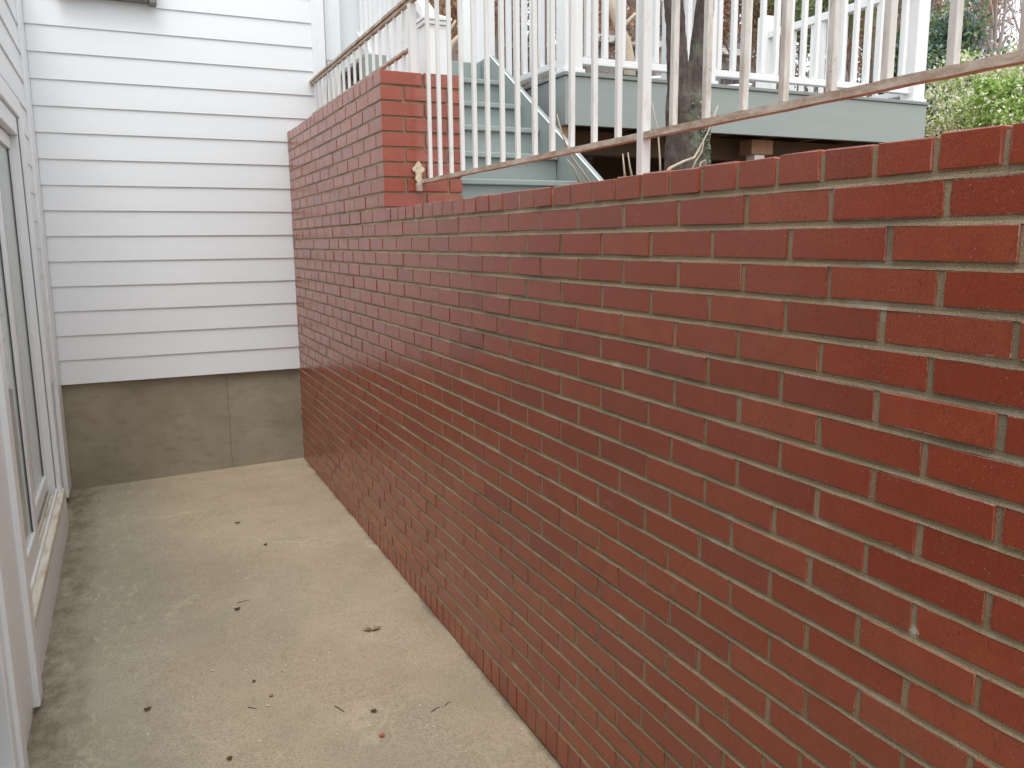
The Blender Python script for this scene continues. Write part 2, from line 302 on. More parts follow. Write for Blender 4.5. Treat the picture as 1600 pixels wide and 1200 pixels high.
# ------------------------------------------------------------------ geometry helpers
class MB:
    def __init__(s): s.v = []; s.f = []; s.m = []
    def add(s, vs, fs, mi=0):
        o = len(s.v); s.v += [tuple(p) for p in vs]; s.f += [tuple(i + o for i in f) for f in fs]; s.m += [mi] * len(fs)
    def box(s, x0, x1, y0, y1, z0, z1, mi=0):
        vs = [(x0, y0, z0), (x1, y0, z0), (x1, y1, z0), (x0, y1, z0), (x0, y0, z1), (x1, y0, z1), (x1, y1, z1), (x0, y1, z1)]
        s.add(vs, [(0, 3, 2, 1), (4, 5, 6, 7), (0, 1, 5, 4), (1, 2, 6, 5), (2, 3, 7, 6), (3, 0, 4, 7)], mi)
    def prism(s, poly, axis, a0, a1, mi=0):
        """poly: 2D points in the plane normal to axis; extruded a0..a1"""
        n = len(poly)
        def mk(p, a):
            if axis == 0: return (a, p[0], p[1])
            if axis == 1: return (p[0], a, p[1])
            return (p[0], p[1], a)
        vs = [mk(p, a0) for p in poly] + [mk(p, a1) for p in poly]
        fs = [tuple(range(n)), tuple(range(2 * n - 1, n - 1, -1))]
        fs += [(i, i + n, (i + 1) % n + n, (i + 1) % n) for i in range(n)]
        s.add(vs, fs, mi)
    def tube(s, pts, rads, n=6, mi=0, cap=True, wob=0):
        pts = [Vector(p) for p in pts]; rings = []
        ref = Vector((0, 0, 1))
        o = len(s.v)
        for i, p in enumerate(pts):
            d = (pts[min(i + 1, len(pts) - 1)] - pts[max(i - 1, 0)])
            d = d.normalized() if d.length > 1e-9 else Vector((0, 0, 1))
            a = d.cross(ref)
            if a.length < .05: a = d.cross(Vector((1, 0, 0)))
            a.normalize(); b = d.cross(a)
            for j in range(n):
                t = 2 * math.pi * j / n; r = rads[i] * (1 + U(-wob, wob))
                s.v.append(tuple(p + a * (math.cos(t) * r) + b * (math.sin(t) * r)))
        for i in range(len(pts) - 1):
            for j in range(n):
                s.f.append((o + i * n + j, o + i * n + (j + 1) % n, o + (i + 1) * n + (j + 1) % n, o + (i + 1) * n + j)); s.m.append(mi)
        if cap:
            s.f.append(tuple(o + j for j in range(n))[::-1]); s.m.append(mi)
            s.f.append(tuple(o + (len(pts) - 1) * n + j for j in range(n))); s.m.append(mi)
    def leaf(s, p, size, asp=.55, mi=0, up=.3):
        d = Vector((U(-1, 1), U(-1, 1), U(-1, 1) + up)).normalized(); a = d.orthogonal().normalized()
        a = Matrix.Rotation(U(0, 6.28), 3, d) @ a; b = d.cross(a)
        p = Vector(p); a = a * size; b = b * size * asp
        s.add([p - a, p - b * .9 + d * size * .15, p + a, p + b * .9 + d * size * .15], [(0, 1, 2, 3)], mi)
    def mesh(s, name, mats, smooth=False):
        me = bpy.data.meshes.new(name); me.from_pydata(s.v, [], s.f)
        for q in (mats if isinstance(mats, (list, tuple)) else [mats]): me.materials.append(q)
        if len(set(s.m)) > 1: me.polygons.foreach_set('material_index', s.m)
        if smooth: me.polygons.foreach_set('use_smooth', [True] * len(me.polygons))
        me.update(); return me
    def build(s, name, mats, parent=None, smooth=False, bevel=0, **props):
        o = bpy.data.objects.new(name, s.mesh(name, mats, smooth)); COL.objects.link(o)
        bm = bmesh.new(); bm.from_mesh(o.data); bmesh.ops.recalc_face_normals(bm, faces=bm.faces); bm.to_mesh(o.data); bm.free()
        if bevel:
            q = o.modifiers.new('bevel', 'BEVEL'); q.width = bevel; q.segments = 1; q.limit_method = 'ANGLE'
        if parent is not None: o.parent = parent
        for a, b in props.items(): o[a] = b
        return o
def thing(name, label, cat, loc=(0, 0, 0), group=None):
    o = bpy.data.objects.new(name, None); COL.objects.link(o); o.location = loc; o.empty_display_size = .1
    o['label'] = label; o['category'] = cat
    if group: o['group'] = group
    return o
def keep(child, parent):       # parent without moving
    child.parent = parent; child.matrix_parent_inverse = Matrix.Translation(parent.location).inverted()
def box(name, mat, parent, x0, x1, y0, y1, z0, z1, bevel=.002, **pr):
    """box whose origin is its own centre"""
    b = MB(); hx, hy, hz = abs(x1 - x0) / 2, abs(y1 - y0) / 2, abs(z1 - z0) / 2; b.box(-hx, hx, -hy, hy, -hz, hz)
    o = b.build(name, mat, None, bevel=bevel, **pr); o.location = ((x0 + x1) / 2, (y0 + y1) / 2, (z0 + z1) / 2)
    if parent is not None: keep(o, parent)
    return o

# ------------------------------------------------------------------ the ground and patio
def floor_z(X, Y):
    return .040 + .0080 * max(0, min(Y, 6)) + .026 * X * max(0, min(Y, 6)) / 5.9
b = MB(); xs = [-1.75 + i * .0875 for i in range(21)]; ys = [-4 + i * .2 for i in range(51)]
for yv in ys:
    for xv in xs: b.v.append((xv, yv, floor_z(xv, yv)))
for j in range(50):
    for i in range(20):
        q = j * 21 + i; b.f.append((q, q + 1, q + 22, q + 21)); b.m.append(0)
o = b.build('patio', M['slab'], kind='structure', smooth=True)
b = MB()
def hill(X, Y):
    d = max(0, Y - 7.0); a = 1.60 + .02 * X
    return a + (.30 if X < 14 else .30 - min(.12, (X - 14) * .01)) * min(d, 40) * min(1, .35 + d / 9) + .25 * math.sin(X * .7 + 1) * math.sin(Y * .5) * min(1, d / 5)
gx = [.372] + [.8 + i * 1.0 for i in range(60)]; gy = [-8 + i * 1.0 for i in range(64)]
for yv in gy:
    for xv in gx: b.v.append((xv, yv, hill(xv, yv)))
nx = len(gx)
for j in range(len(gy) - 1):
    for i in range(nx - 1):
        q = j * nx + i; b.f.append((q, q + 1, q + nx + 1, q + nx)); b.m.append(0)
b.build('hillside', M['soil'], kind='structure', smooth=True)
b = MB(); b.v = [(-200, -200, -.12), (200, -200, -.12), (200, 200, -.12), (-200, 200, -.12)]; b.f = [(0, 1, 2, 3)]; b.m = [0]
b.build('ground', M['pale_ground'], kind='structure')

# ------------------------------------------------------------------ brick wall
H = .0641; LB = .2131; Z0 = 1.70; YP = 3.645; YE = 5.885; TW = .372; JT = .0105; D = .0975
HP = .0651                                   # course height of the raised end
wall = thing('brick_wall', 'long red brick retaining wall with a raised end against the white siding', 'wall', (0, 3, 0))
YN = -1.6
bevel_cache = {}
def brick_mesh(lx, ly, lz, var):
    key = (round(lx, 3), round(ly, 3), round(lz, 3), var)
    if key in bevel_cache: return bevel_cache[key]
    rng = random.Random(hash(key) & 0xffff)
    bm = bmesh.new(); bmesh.ops.create_cube(bm, size=1)
    for v in bm.verts: v.co = Vector((v.co.x * lx, v.co.y * ly, v.co.z * lz))
    bmesh.ops.bevel(bm, geom=bm.edges[:], offset=.0022 if lz > .05 and ly < .11 and lx > .15 else .0014, segments=1, affect='EDGES')
    for v in bm.verts:
        v.co += Vector((rng.uniform(-.0004, .0004), rng.uniform(-.0016, .0016), rng.uniform(-.0013, .0013)))
    bmesh.ops.recalc_face_normals(bm, faces=bm.faces)
    me = bpy.data.meshes.new('brick'); bm.to_mesh(me); bm.free(); me.materials.append(M['brick'])
    bevel_cache[key] = me; return me
bricks = []      # (name, centre, size)
def add_brick(name, x0, x1, y0, y1, z0, z1):
    bricks.append((name, ((x0 + x1) / 2, (y0 + y1) / 2, (z0 + z1) / 2), (x1 - x0, y1 - y0, z1 - z0)))
g = JT / 2
def row_bricks(z1, z0, phase, y_a, y_b, corner=None):
    """stretchers between y_a and y_b; joints at phase + k*LB; z1 top joint line, z0 bottom joint line"""
    k0 = math.ceil((y_a - phase) / LB + 1e-6); js = []
    yy = phase + k0 * LB
    while yy < y_b - .03: js.append(yy + U(-.004, .004)); yy += LB
    js = [y_a] + [j for j in js if j > y_a + .03] + [y_b]
    for i in range(len(js) - 1):
        a, c = js[i], js[i + 1]
        a2 = a if (i == 0 and corner) else a + g
        c2 = c - g if i < len(js) - 2 else c
        add_brick('brick', 0, D, a2 + U(0, .0015), c2 - U(0, .0015), z0 + g + U(0, .001), z1 - g - U(0, .001))
EV, OD = .8405, .7245
for r in range(24):
    row_bricks(Z0 - r * H, Z0 - (r + 1) * H, (EV if r % 2 == 0 else OD) + U(-.004, .004), YN, YE if Z0 - r * H > .74 else 5.9085)
# rowlock base course
zb = Z0 - 24 * H; yy = YN
while yy < 5.89:
    e = min(yy + .071, 5.9085); add_brick('base_brick', 0, D, yy + .005, e - .005, zb - .100, zb - g - .001); yy += .071
# header cap of the low wall
yy = .754 - 22 * .1079
while yy < YP - .01:
    e = min(yy + .1079, YP)
    if e - yy > .03:
        dz = U(-.0025, .0015)
        add_brick('cap_brick', U(-.0015, .0015), .184, yy + .0055, e - .0055, Z0 + g + .001, Z0 + .0585 + dz)
        add_brick('rear_cap_brick', .1945, TW, yy + .0055, e - .0055, Z0 + g + .001, Z0 + .0585 + dz)
    yy += .1079
# raised end: rows on the front (x=0) and on the end face (y=YP)
ZT = Z0 + 10 * HP
for r in range(9):
    zt, zo = Z0 + (r + 1) * HP, Z0 + r * HP
    short = (r % 2 == 0)                       # header shows on the end face
    if short:
        add_brick('brick', 0, D, YP, YP + .203, zo + g, zt - g)
        row_bricks(zt, zo, YP + .2085 , YP + .203 + g, YE)
        add_brick('end_brick', D + JT, .300, YP, YP + D, zo + g, zt - g)
        add_brick('end_brick', .3105, TW, YP, YP + D, zo + g, zt - g)
    else:
        add_brick('brick', 0, .190, YP, YP + D, zo + g, zt - g)
        row_bricks(zt, zo, YP + D + g, YP + D + g, YE)
        add_brick('end_brick', .2005, TW, YP, YP + D, zo + g, zt - g)
yy = YP
js = []
while yy < YE - .03:
    e = min(yy + .1135, YE); first = yy == YP
    dz = U(-.002, .0015)
    add_brick('cap_brick', 0, .190, yy + (0 if first else .0045), e - .0045, Z0 + 9 * HP + g, ZT - .004 + dz)
    add_brick('rear_cap_brick', .2005, TW, yy + (0 if first else .0045), e - .0045, Z0 + 9 * HP + g, ZT - .004 + dz)
    yy += .1135
def dist(c): return (Vector(c) - CAM).length
seen_y = lambda c: c[1] > .55
one = [q for q in bricks if q[0] == 'brick']
one.sort(key=lambda q: dist(q[1]) + (0 if seen_y(q[1]) else 100))
solo = one[:300]; rest = one[300:]
for nm in ('base_brick', 'cap_brick', 'end_brick'):
    L = [q for q in bricks if q[0] == nm]; solo += [q for q in L if seen_y(q[1])]; rest += [q for q in L if not seen_y(q[1])]
rest += [q for q in bricks if q[0] == 'rear_cap_brick']
for nm, c, s in solo:
    s = tuple(round(v / .004) * .004 for v in s) if nm == 'brick' and abs(s[1] - .2) < .02 else s
    me = brick_mesh(*s, random.randrange(5))
    o = bpy.data.objects.new(nm, me); COL.objects.link(o)
    o.location = (c[0] + U(-.0012, .0012), c[1], c[2]); o.rotation_euler = (U(-.003, .003), U(-.004, .004), U(-.007, .007))
    keep(o, wall)
b = MB()
for nm, c, s in rest:
    x, y, z = s[0] / 2, s[1] / 2, s[2] / 2; e = .0014; jx = U(-.0012, .0012)
    vs = []
    rr = Matrix.Rotation(U(-.006, .006), 3, 'Z') @ Matrix.Rotation(U(-.005, .005), 3, 'Y')
    # box with chamfered front outline: back ring, front ring, face
    P8 = [(-x + e, y, z), (-x + e, -y, z), (-x + e, -y, -z), (-x + e, y, -z)]
    F8 = [(-x, y - e, z - e), (-x, -y + e, z - e), (-x, -y + e, -z + e), (-x, y - e, -z + e)]
    B8 = [(x, y, z), (x, -y, z), (x, -y, -z), (x, y, -z)]
    vs = [rr @ Vector(p) + Vector((c[0] + jx, c[1], c[2])) for p in F8 + P8 + B8]
    fs = [(0, 1, 2, 3)] + [(i, i + 4, (i + 1) % 4 + 4, (i + 1) % 4) for i in range(4)] + [(i + 4, i + 8, (i + 1) % 4 + 8, (i + 1) % 4 + 4) for i in range(4)] + [(11, 10, 9, 8)]
    b.add(vs, fs)
o = b.build('distant_bricks', M['brick_i'], None, kind='stuff'); keep(o, wall)
# mortar: backing core plus concave tooled joints
b = MB()
XM = .0034
b.box(XM, TW - .004, YN, YP + .05, -.1, Z0 + .052)
b.box(XM + .0002, TW - .02, YE - .05, 5.9095, -.09, .738)
b.box(XM, TW - .006, YP + .0075, YE, Z0 + .045, ZT - .010)
def bed(z, y0, y1, half=.0062):
    n = int((y1 - y0) / .03) + 1; prof = [(-1.0, .0030), (-.7, .0046), (-.1, .0042), (.45, .0026), (1.0, .0012)]
    o = len(b.v)
    for i in range(n + 1):
        yv = y0 + (y1 - y0) * i / n; dz = U(-.0006, .0006)
        for t, xx in prof: b.v.append((xx + U(-.0003, .0004), yv, z - t * half * 1 + dz))
    for i in range(n):
        for j in range(4):
            q = o + i * 5 + j; b.f.append((q, q + 1, q + 6, q + 5)); b.m.append(0)
for r in range(25): bed(Z0 - r * H, YN, YE if Z0 - r * H > .74 else 5.909)
for r in range(1, 10): bed(Z0 + r * HP, YP + .004, YE)
o = b.build('mortar', M['mortar']); keep(o, wall)

# ------------------------------------------------------------------ house
house = thing('house', 'white lap sided house with sliding glass door and bare concrete foundation', 'house', (-1.5, 6, 0))
YS = 5.8927; ZS = 2.9006; DZ = .15413; XL = -1.511
def lap(name, p0, p1, out, z, drop=DZ, th=.010, proud=.016, parent=house):
    """one clapboard from p0 to p1 (xy), facing out (xy), bottom edge at z"""
    p0 = Vector((*p0, 0)); p1 = Vector((*p1, 0)); n = Vector((*out, 0)); d = (p1 - p0)
    c = (p0 + p1) / 2; b = MB()
    prof = [(proud - .001, 0), (proud, .0015), (.007, drop + .004), (.001, drop + .004), (proud - th, .0)]
    vs = []
    for s_ in (-.5, .5):
        for a, h in prof: vs.append(d * s_ + n * a + Vector((0, 0, h)))
    m_ = len(prof)
    b.add(vs, [tuple(range(m_)), tuple(range(2 * m_ - 1, m_ - 1, -1))] + [(i, (i + 1) % m_, (i + 1) % m_ + m_, i + m_) for i in range(m_)])
    o = b.build(name, M['siding']); o.location = c + Vector((0, 0, z)); keep(o, parent); return o
XC = .205
for j in range(-12, 15):
    z = ZS - j * DZ + U(-.001, .001)
    full = z + DZ > ZT - .01; x1 = XC - .012 if full else .0
    lap('siding_board', (XL + .0265, YS), (x1 + (.0 if full else .002), YS), (0, -1), z)
# sheathing behind the laps
bx = MB(); bx.box(-1.50, XC - .02, YS + .001, YS + .12, ZS - 14 * DZ + .01, 4.9); o = bx.build('sheathing', M['trim']); keep(o, house)
# foundation: two pours with a form joint
xj = at(358, 650, YS + .02).x
for a, c_ in ((-1.62, xj - .0006), (xj + .0006, .0)):
    box('foundation', M['found'], house, a, c_, YS + .018, YS + .3, -.1, ZS - 14 * DZ + .012, bevel=.001)
box('corner_board', M['trim'], house, XC - .012, XC + .075, YS - .022, YS + .1, ZT - .1, 4.9)
box('downspout', M['trim'], house, XC + .10, XC + .20, YS + .06, YS + .14, 1.6, 2.86, bevel=.006)
box('downspout', M['trim'], house, XC + .095, XC + .205, YS + .055, YS + .145, 2.84, 4.9, bevel=.006)
box('side_wall', M['trim'], house, XC - .02, XC + .40, YS + .16, YS + .3, 1.6, 4.9)
# left wall laps (above the door, and the short run between casing and corner)
YC = 5.10; YD = 3.13
for j in range(-1, 14):
    z = 2.9076 - .006 - j * DZ - .075
    if z > 2.30 - .03: lap('siding_board', (XL, -1.2), (XL, 5.60), (1, 0), z)
    elif z > .1: lap('siding_board', (XL, YC + .002), (XL, 5.60), (1, 0), z, proud=.013)
box('corner_board', M['trim'], house, XL, XL + .026, 5.602, YS - .018, .085, 3.16, bevel=.003)
bx = MB()
bx.box(-1.75, XL - .001, YC - .02, YS + .1, .0, 3.16); bx.box(-1.75, XL - .001, -1.2, YC - .02, 2.24, 3.16); bx.box(-1.75, XL - .001, 2.5, 3.15, .0, 2.24)
bx.box(-1.75, XL - .001, -1.2, .2, .0, 2.24); bx.box(-1.75, XL - .03, .2, 2.5, .0, .12)
o = bx.build('framing', M['trim']); keep(o, house)
# sliding door: a part of the house with sub-parts
door = MB(); XF = -1.485
door.box(XL, XF, YC - .085, YC, .26, 2.34); door.box(XL, XF, YD, YC - .088, 2.25, 2.34)           # casing
door.box(XF - .012, XF + .012, YC - .11, YC - .088, .28, 2.24); 
door.box(-1.60, -1.50, YC - .125, YC - .112, .28, 2.24); door.box(-1.60, -1.50, YD, YC - .126, 2.16, 2.248)
door.box(-1.585, -1.56, 4.955, 4.97, .34, 2.15)
o = door.build('sliding_door', M['trim'], bevel=.003); keep(o, house); DOOR = o
def sub(name, mat, x0, x1, y0, y1, z0, z1, bevel=.002):
    o = box(name, mat, None, x0, x1, y0, y1, z0, z1, bevel); o.parent = DOOR
    o.matrix_parent_inverse = Matrix.Translation(house.location).inverted() @ Matrix.Identity(4)
    o.matrix_parent_inverse = (Matrix.Translation(house.location) @ DOOR.matrix_parent_inverse @ DOOR.matrix_basis).inverted()
    return o
sub('fixed_panel_stile', M['trim'], -1.575, -1.535, 4.95, 4.972, .33, 2.155)
sub('fixed_panel_rail', M['trim'], -1.575, -1.535, 3.95, 4.948, .33, .40)
sub('fixed_panel_rail', M['trim'], -1.575, -1.535, 3.95, 4.948, 2.09, 2.155)
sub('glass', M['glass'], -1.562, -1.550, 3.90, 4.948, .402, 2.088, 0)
sub('sliding_panel_stile', M['trim'], -1.533, -1.498, 3.905, 4.005, .31, 2.155)
sub('sliding_panel_rail', M['trim'], -1.533, -1.498, 3.14, 3.903, .31, .42)
sub('sliding_panel_rail', M['trim'], -1.533, -1.498, 3.14, 3.903, 2.06, 2.155)
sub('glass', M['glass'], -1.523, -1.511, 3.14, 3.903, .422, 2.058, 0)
sub('weather_strip', M['gasket'], -1.5495, -1.5455, 4.940, 4.949, .40, 2.09, 0)
sub('weather_strip', M['gasket'], -1.5105, -1.5065, 3.895, 3.904, .42, 2.06, 0)
sub('track', M['vinyl'], -1.50, -1.490, YD, YC - .09, .285, .312, .001)
sub('track', M['sill'], -1.532, -1.524, YD, YC - .09, .285, .309, .001)
sub('sill', M['sill'], -1.60, -1.463, YD, YC, .245, .284, .003)
sub('sill_face', M['trim'], -1.60, -1.466, YD, YC + .03, -.02, .243, .003)
# wide trim between the door and the near window
box('wide_trim_board', M['trim'], house, XL, -1.462, 2.64, 3.125, .10, 2.34, .003)
box('wide_trim_board', M['trim'], house, XL, -1.444, 3.02, 3.122, .075, 2.30, .004)
box('base_panel', M['trim'], house, -1.52, -1.470, 2.3, 3.10, -.02, .098, .002)
wn = MB()
wn.box(XL, -1.438, 2.515, 2.60, .10, 2.34); wn.box(-1.52, -1.450, 2.455, 2.513, .12, 2.30); wn.box(-1.52, -1.455, .2, 2.453, .12, .19); wn.box(-1.52, -1.455, .2, 2.453, 2.24, 2.30)
wn.box(XL, -1.438, .12, .20, .10, 2.34)
o = wn.build('side_window', M['trim'], bevel=.004); keep(o, house); W_ = o
q = box('screen', M['screen'], None, -1.50, -1.488, .2, 2.453, .19, 2.24, 0); q.parent = W_; q.matrix_parent_inverse = (Matrix.Translation(house.location) @ W_.matrix_parent_inverse).inverted()
# room behind the glass door
rb = MB(); rb.box(-3.4, -3.35, 2.4, 5.6, 0, 2.5); rb.box(-3.4, -1.76, 5.6, 5.65, 0, 2.5); rb.box(-3.4, -1.76, 2.35, 2.4, 0, 2.5); rb.box(-3.4, -1.76, 2.4, 5.6, 0, .28); rb.box(-3.4, -1.76, 2.4, 5.6, 2.45, 2.5)
o = rb.build('interior_room', M['interior']); keep(o, house)
cu = MB(); n_ = 90  # pale cloth added behind the panes to make them look lighter
for i in range(n_ + 1):
    yv = 3.0 + 2.05 * i / n_; xx_ = -1.66 + .014 * math.sin(i * 1.3) + .006 * math.sin(i * .37)
    cu.v += [(xx_, yv, .30), (xx_, yv, 2.3)]
for i in range(n_): cu.f.append((2 * i, 2 * i + 1, 2 * i + 3, 2 * i + 2)); cu.m.append(0)
o = cu.build('added_curtain', M['added_curtain'], smooth=True); keep(o, house); o.modifiers.new('thick', 'SOLIDIFY').thickness = .001
# fixture at the top of the siding
fx = thing('wall_fixture', 'dark grey rectangular fixture with brown underside high on the white siding', 'fixture', (-.95, 5.85, 3.06))
box('fixture_body', M['fixture'], fx, -1.16, -.80, YS - .10, YS - .014, 3.072, 3.25, .004)
box('fixture_end', M['fixture'], fx, -.798, -.757, YS - .108, YS - .014, 3.058, 3.27, .004)
box('underside_panel', M['lumber'], fx, -1.30, -1.162, YS - .09, YS - .014, 3.066, 3.16, .003)

# ------------------------------------------------------------------ metal railing
rail = thing('metal_railing', 'rusty white metal railing with thin square pickets along the top of the brick wall', 'railing', (.18, 3, 1.76))
XR = .18
def rbox(name, mat, *a, **k): return box(name, mat, rail, *a, **k)
bm_ = MB(); n = 70
y0, y1 = -1.5, YP - .004
o0 = len(bm_.v)
for i in range(n + 1):
    yv = y0 + (y1 - y0) * i / n; dz = U(-.0008, .0008); dx = U(-.0008, .0008)
    for a, c_ in ((-.012, -.0095), (-.010, .007), (.010, .007), (.012, -.0095)): bm_.v.append((XR + a + dx, yv, 1.880 + c_ + dz))
for i in range(n):
    for j in range(4):
        q = i * 4 + j; q2 = i * 4 + (j + 1) % 4; bm_.f.append((q, q2, q2 + 4, q + 4)); bm_.m.append(0)
bm_.f += [(0, 1, 2, 3), tuple(n * 4 + t for t in (3, 2, 1, 0))]; bm_.m += [0, 0]
o = bm_.build('bottom_rail', M['rust']); keep(o, rail)
for (a, c_) in ((-1.5, YS - .016),): 
    rbox('top_rail', M['rust'], XR - .018, XR + .018, a, c_, 2.672, 2.688)
    rbox('top_rail_channel', M['rust'], XR - .010, XR + .010, a, c_ - .01, 2.655, 2.670)
rbox('bottom_rail', M['rust'], XR - .0115, XR + .0115, YP + .09, YS - .016, 2.462, 2.476)
for i in range(-6, 23):
    yv = 3.535 - .1273 * (i + 6) + U(-.003, .003)
    if i + 6 == 13: continue
    far = yv > 1.9
    t = .0078; o = rbox('picket', M['picket_clean'] if far else M['picket'], XR - t, XR + t, yv - t, yv + t, 1.887, 2.654, bevel=.0012)
    o.rotation_euler = (U(-.002, .002), U(-.002, .002), U(-.05, .05))
rbox('post', M['picket_clean'], XR - .0135, XR + .0135, 1.88 - .0135, 1.88 + .0135, 1.70, 2.654, bevel=.002)
rbox('post', M['picket'], XR - .0135, XR + .0135, -.6 - .0135, -.6 + .0135, 1.70, 2.654, bevel=.002)
rbox('post', M['picket_clean'], XR - .016, XR + .016, 3.735 - .016, 3.735 + .016, ZT - .05, 2.654, bevel=.002)
yv = 3.86
while yv < YS - .05:
    rbox('picket', M['picket_clean'], XR - .0068, XR + .0068, yv - .0068, yv + .0068, 2.478, 2.654, bevel=.0012)
    rbox('picket', M['picket_clean'], XR - .0068, XR + .0068, yv - .0068, yv + .0068, ZT - .03, 2.461, bevel=.0012)
    yv += .127
# flared cast end bracket on the brick end face
hp = [(.007, 1.872), (.016, 1.888), (.013, 1.904), (.016, 1.918), (.027, 1.924), (.028, 1.936), (.017, 1.943), (.011, 1.954), (.004, 1.966)]
pr = hp + [(-a_, b_) for a_, b_ in hp[::-1]]
q = MB(); q.prism([(p[0] + XR - .022, p[1]) for p in pr], 1, YP - .016, YP - .001); o = q.build('end_bracket', M['cream'], bevel=.002); keep(o, rail)
q = MB(); q.box(XR - .035, XR - .010, YP - .03, YP - .001, 1.835, 1.872); o = q.build('end_socket', M['rust'], bevel=.003); keep(o, rail)

# ------------------------------------------------------------------ stairs up to the deck
st = thing('staircase', 'grey green painted outdoor stairs rising behind the brick wall to the deck', 'stairs', (.8, 4.4, 1.6))
SX0, SX1 = .40, 1.185
nos = [(3.72, 1.765), (3.985, 1.925), (4.235, 2.085), (4.47, 2.255), (4.72, 2.425), (5.00, 2.61)]
top = 2.78
for i, (yn, zn) in enumerate(nos):
    zl = nos[i - 1][1] if i else 1.5
    box('riser', M['deckpaint'], st, SX0, SX1, yn + .028, yn + .048, zl + .001, zn - .029, .001)
    yb = nos[i + 1][0] + .026 if i + 1 < len(nos) else 5.32
    box('tread', M['deckpaint'], st, SX0, SX1, yn, yb, zn - .028, zn, .004)
box('riser', M['deckpaint'], st, SX0, SX1, 5.325, 5.345, 2.612, top - .03, .001)
for xa in (SX1 + .003, SX0 - .045):
    q = MB(); lo_ = 0 if xa > 1 else -.22
    poly = [(3.16, 1.55), (3.62, 1.80), (5.20, 2.80), (5.36, top + .012), (5.45, top + .012), (5.45, 2.35), (4.5, 1.72), (4.3, 1.5)]
    q.prism([(a_, b_ + lo_) for a_, b_ in poly], 0, xa, xa + .04); o = q.build('stringer', M['deckpaint'], bevel=.003); keep(o, st)
q = MB(); q.prism([(3.62, 1.803), (5.20, 2.803), (5.20, 2.806), (3.62, 1.806)], 0, SX1 + .001, SX1 + .011); o = q.build('stringer_cap', M['vinyl']); keep(o, st)
box('landing', M['deckpaint'], st, SX0, SX1 + .05, 5.35, 6.4, top - .03, top, .004)
box('landing_rim', M['deckpaint'], st, SX0, SX1 + .05, 5.362, 5.39, 2.5, top - .031, .002)
# bottom newel with cap
nx0, nx1, ny = .518, .640, 4.5
nx0 -= .0; 
box('newel_post', M['vinyl'], st, .405, .4849, 4.5, 4.5001, 1.6, 1.61, 0) if False else None
newel = box('newel_post', M['vinyl'], st, .515, .640, 4.5, 4.625, 2.087, 2.775, .004)
q = MB(); q.box(.503, .652, 4.488, 4.637, 2.775, 2.795); q.box(.495, .660, 4.48, 4.645, 2.797, 2.812)
vs = [(.497, 4.482, 2.812), (.658, 4.482, 2.812), (.658, 4.643, 2.812), (.497, 4.643, 2.812), (.5775, 4.5625, 2.85)]
q.add(vs, [(0, 1, 4), (1, 2, 4), (2, 3, 4), (3, 0, 4), (3, 2, 1, 0)]); o = q.build('newel_cap', M['vinyl']); keep(o, st)
# left handrail running up from the newel and its balusters
def hr(y): return 2.93 + (y - 4.62) * .70
q = MB(); q.prism([(4.628, hr(4.6) - .10), (4.628, hr(4.6) + -.03), (7.4, hr(7.4)), (7.4, hr(7.4) - .07)], 0, .545, .615); o = q.build('handrail', M['vinyl'], bevel=.004); keep(o, st)
yv = 4.72
while yv < 7.3:
    box('baluster', M['vinyl'], st, .562, .598, yv - .018, yv + .018, max(2.1, 2.26 + (yv - 4.62) * .55), hr(yv) - .075, .002); yv += .118
q = MB(); q.prism([(4.63, 2.16), (4.63, 2.22), (7.4, 2.22 + 2.77 * .6), (7.4, 2.16 + 2.77 * .6)], 0, .548, .612); o = q.build('bottom_handrail', M['vinyl'], bevel=.003); keep(o, st)

# second, farther flight beside the house: curved white rail end and dark grey stringer
s2 = thing('porch_handrail', 'curved white handrail end and grey post block beside the house corner', 'handrail', (.45, 6.6, 1.7))
pts = [at(534, 25, 6.9), at(538, 38, 6.88), at(546, 55, 6.8), at(557, 72, 6.7), at(568, 92, 6.55), at(580, 118, 6.4), at(590, 140, 6.3)]
q = MB(); q.tube(pts, [.030, .040, .042, .04, .036, .034, .034], 8); o = q.build('rail_end', M['vinyl'], smooth=True); keep(o, s2)
a_ = at(523, 73, 7.0); c_ = at(575, 150, 7.0)
box('grey_block', M['deckedge'], s2, a_.x, c_.x, 7.0, 7.1, c_.z - .3, a_.z, .004)
box('white_post', M['vinyl'], s2, at(527, 0, 6.95).x, at(540, 0, 6.95).x, 6.9, 6.99, 1.9, 3.9, .004)

# ------------------------------------------------------------------ deck
deck = thing('deck', 'raised deck with grey green fascia and white railing posts behind the brick wall', 'deck', (2.9, 5, 1.6))
X0, X1, Y0, Y1, ZD, ZU = 1.372, 4.40, 4.50, 6.25, 2.590, 2.290
box('fascia_board', M['deckpaint'], deck, X0 + .0, X1, Y0, Y0 + .035, ZU, ZD - .024, .001)
box('fascia_board', M['deckpaint'], deck, X0, X0 + .035, Y0 + .036, Y1, ZU, ZD - .024, .001)
box('fascia_board', M['deckpaint'], deck, X1 - .035, X1, Y0 + .036, Y1, ZU, ZD - .024, .001)
yv = Y0 - .012
while yv < Y1 - .02:
    box('deck_board', M['deckedge'], deck, X0 - .012, X1 + .012, yv, yv + .136, ZD - .022, ZD, .003); yv += .141
xv = X0 + .2
while xv < X1 - .1:
    box('joist', M['joist'], deck, xv, xv + .038, Y0 + .037, Y1, ZU + .03, ZD - .024, 0); xv += .40
box('beam', M['joist'], deck, X0 + .05, X1 - .05, Y0 + .42, Y0 + .50, ZU - .12, ZU + .028, 0)
box('support_post', M['lumber'], deck, X0 - .012, X0 + .085, Y0 + .055, Y0 + .145, 1.4, ZU - .001, .003)
